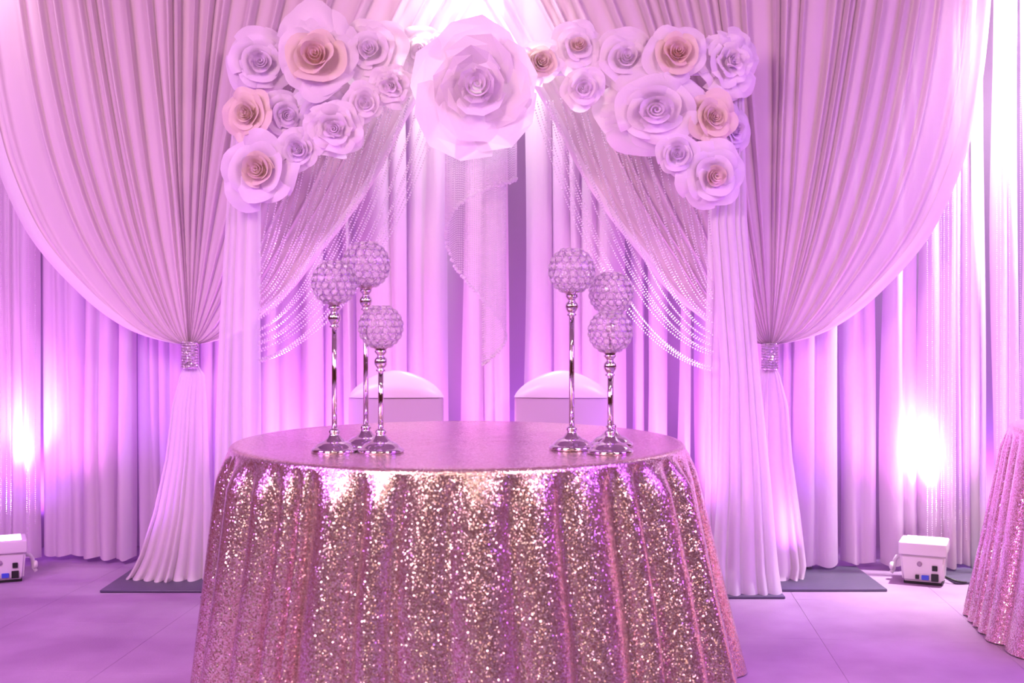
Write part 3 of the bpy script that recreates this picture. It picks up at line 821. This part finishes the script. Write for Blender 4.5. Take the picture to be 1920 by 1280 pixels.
# ------------------------------------------------------------------ floor uplights
def uplight(x, y, rz, lab, mirror=1):
    r = empty('uplight', (x, y, 0), rz, lab, 'stage light', 'white box uplights on the floor')
    W, D, H = 0.095, 0.085, 0.185
    bm = bmesh.new(); box_bm(bm, (-W, -D, 0.012), (W, D, H*0.70), 0.0)
    for v in bm.verts:
        if v.co.z < 0.03: v.co.x *= 0.90; v.co.y *= 0.88
    bmesh.ops.bevel(bm, geom=list(bm.edges), offset=0.010, segments=3, affect='EDGES')
    link('body', frombm('body', bm, M_fix, True, 50), r)
    bm = bmesh.new(); box_bm(bm, (-W-0.005, -D-0.005, H*0.70), (W+0.005, D+0.005, H), 0.006, 3)
    top = link('top_housing', frombm('top_housing', bm, M_fix, True, 50), r)
    bm = bmesh.new(); box_bm(bm, (-W+0.018, -D+0.016, H-0.001), (W-0.018, D-0.016, H+0.003), 0.001, 1)
    link('lens', frombm('lens', bm, M_lens), top)
    bm = bmesh.new(); box_bm(bm, (-W+0.015, -D+0.02, 0), (W-0.015, D-0.02, 0.013), 0.002, 1)
    link('foot', frombm('foot', bm, M_black), r)
    def fbox(name, x0, x1, z0, z1, m, dep=0.004):
        bm = bmesh.new(); box_bm(bm, (x0, -D-dep, z0), (x1, -D+0.012, z1), 0.0015, 1); link(name, frombm(name, bm, m), r)
    fbox('power_socket', 0.040, 0.062, 0.066, 0.088, M_black)
    fbox('power_socket', 0.036, 0.066, 0.020, 0.052, M_black, 0.003)
    fbox('control_socket', -0.030, -0.014, 0.026, 0.044, M_black, 0.002)
    fbox('display', -0.004, 0.026, 0.024, 0.044, M_blue, 0.002)
    v, f = lathe([(0, 0), (0.011, 0), (0.011, 0.004), (0.006, 0.006), (0, 0.006)], 16)
    v = [(a-0.012, -D+0.002-c, b+0.092) for a, b, c in v]
    link('dial', mesh('dial', v, f, simple('dial_plastic', (0.35, 0.25, 0.36), 0.5)), r)
    # bracket with clamp knob on the side
    sx = -1*mirror
    pts = [(sx*(W+0.001), 0, 0.105), (sx*(W+0.020), 0, 0.102), (sx*(W+0.030), 0, 0.085), (sx*(W+0.034), 0, 0.045), (sx*(W+0.046), -0.005, 0.028)]
    link('bracket', mesh('bracket', *tube(pts, 0.009, 8), M_fix), r)
    v, f = lathe([(0, 0), (0.017, 0), (0.019, 0.006), (0.017, 0.013), (0.009, 0.018), (0, 0.018)], 18)
    v = [(sx*(W+0.034+c), b-0.01, a+0.06) for a, b, c in v]
    link('clamp_knob', mesh('clamp_knob', v, f, M_fix), r)
    return r
uplight(1.825, 5.29, math.radians(-24), 'white box uplight on the floor at right with glowing top', 1)
uplight(-2.27, 5.32, math.radians(24), 'white box uplight at the left edge of the picture', -1)
def cable(pts, lab):
    q = []
    for a, b, c in zip(pts[:-2:2], pts[1:-1:2], pts[2::2]): q += bez(Vector(a), Vector(b), Vector(c), 10)[:-1]
    q.append(Vector(pts[-1]))
    o_ = q[0].copy(); v, f = tube([x-o_ for x in q], 0.0045, 8)
    o = link('power_cable', mesh('power_cable', v, f, M_black)); o.location = o_
    tag(o, lab, 'cable')
cable([(1.90, 5.28, 0.03), (1.96, 5.18, 0.006), (2.03, 5.27, 0.006), (2.09, 5.36, 0.006), (2.16, 5.34, 0.006), (2.22, 5.28, 0.006), (2.3, 5.38, 0.006), (2.4, 5.45, 0.006), (2.6, 5.42, 0.006)],
      'black power cable trailing right from the right uplight')
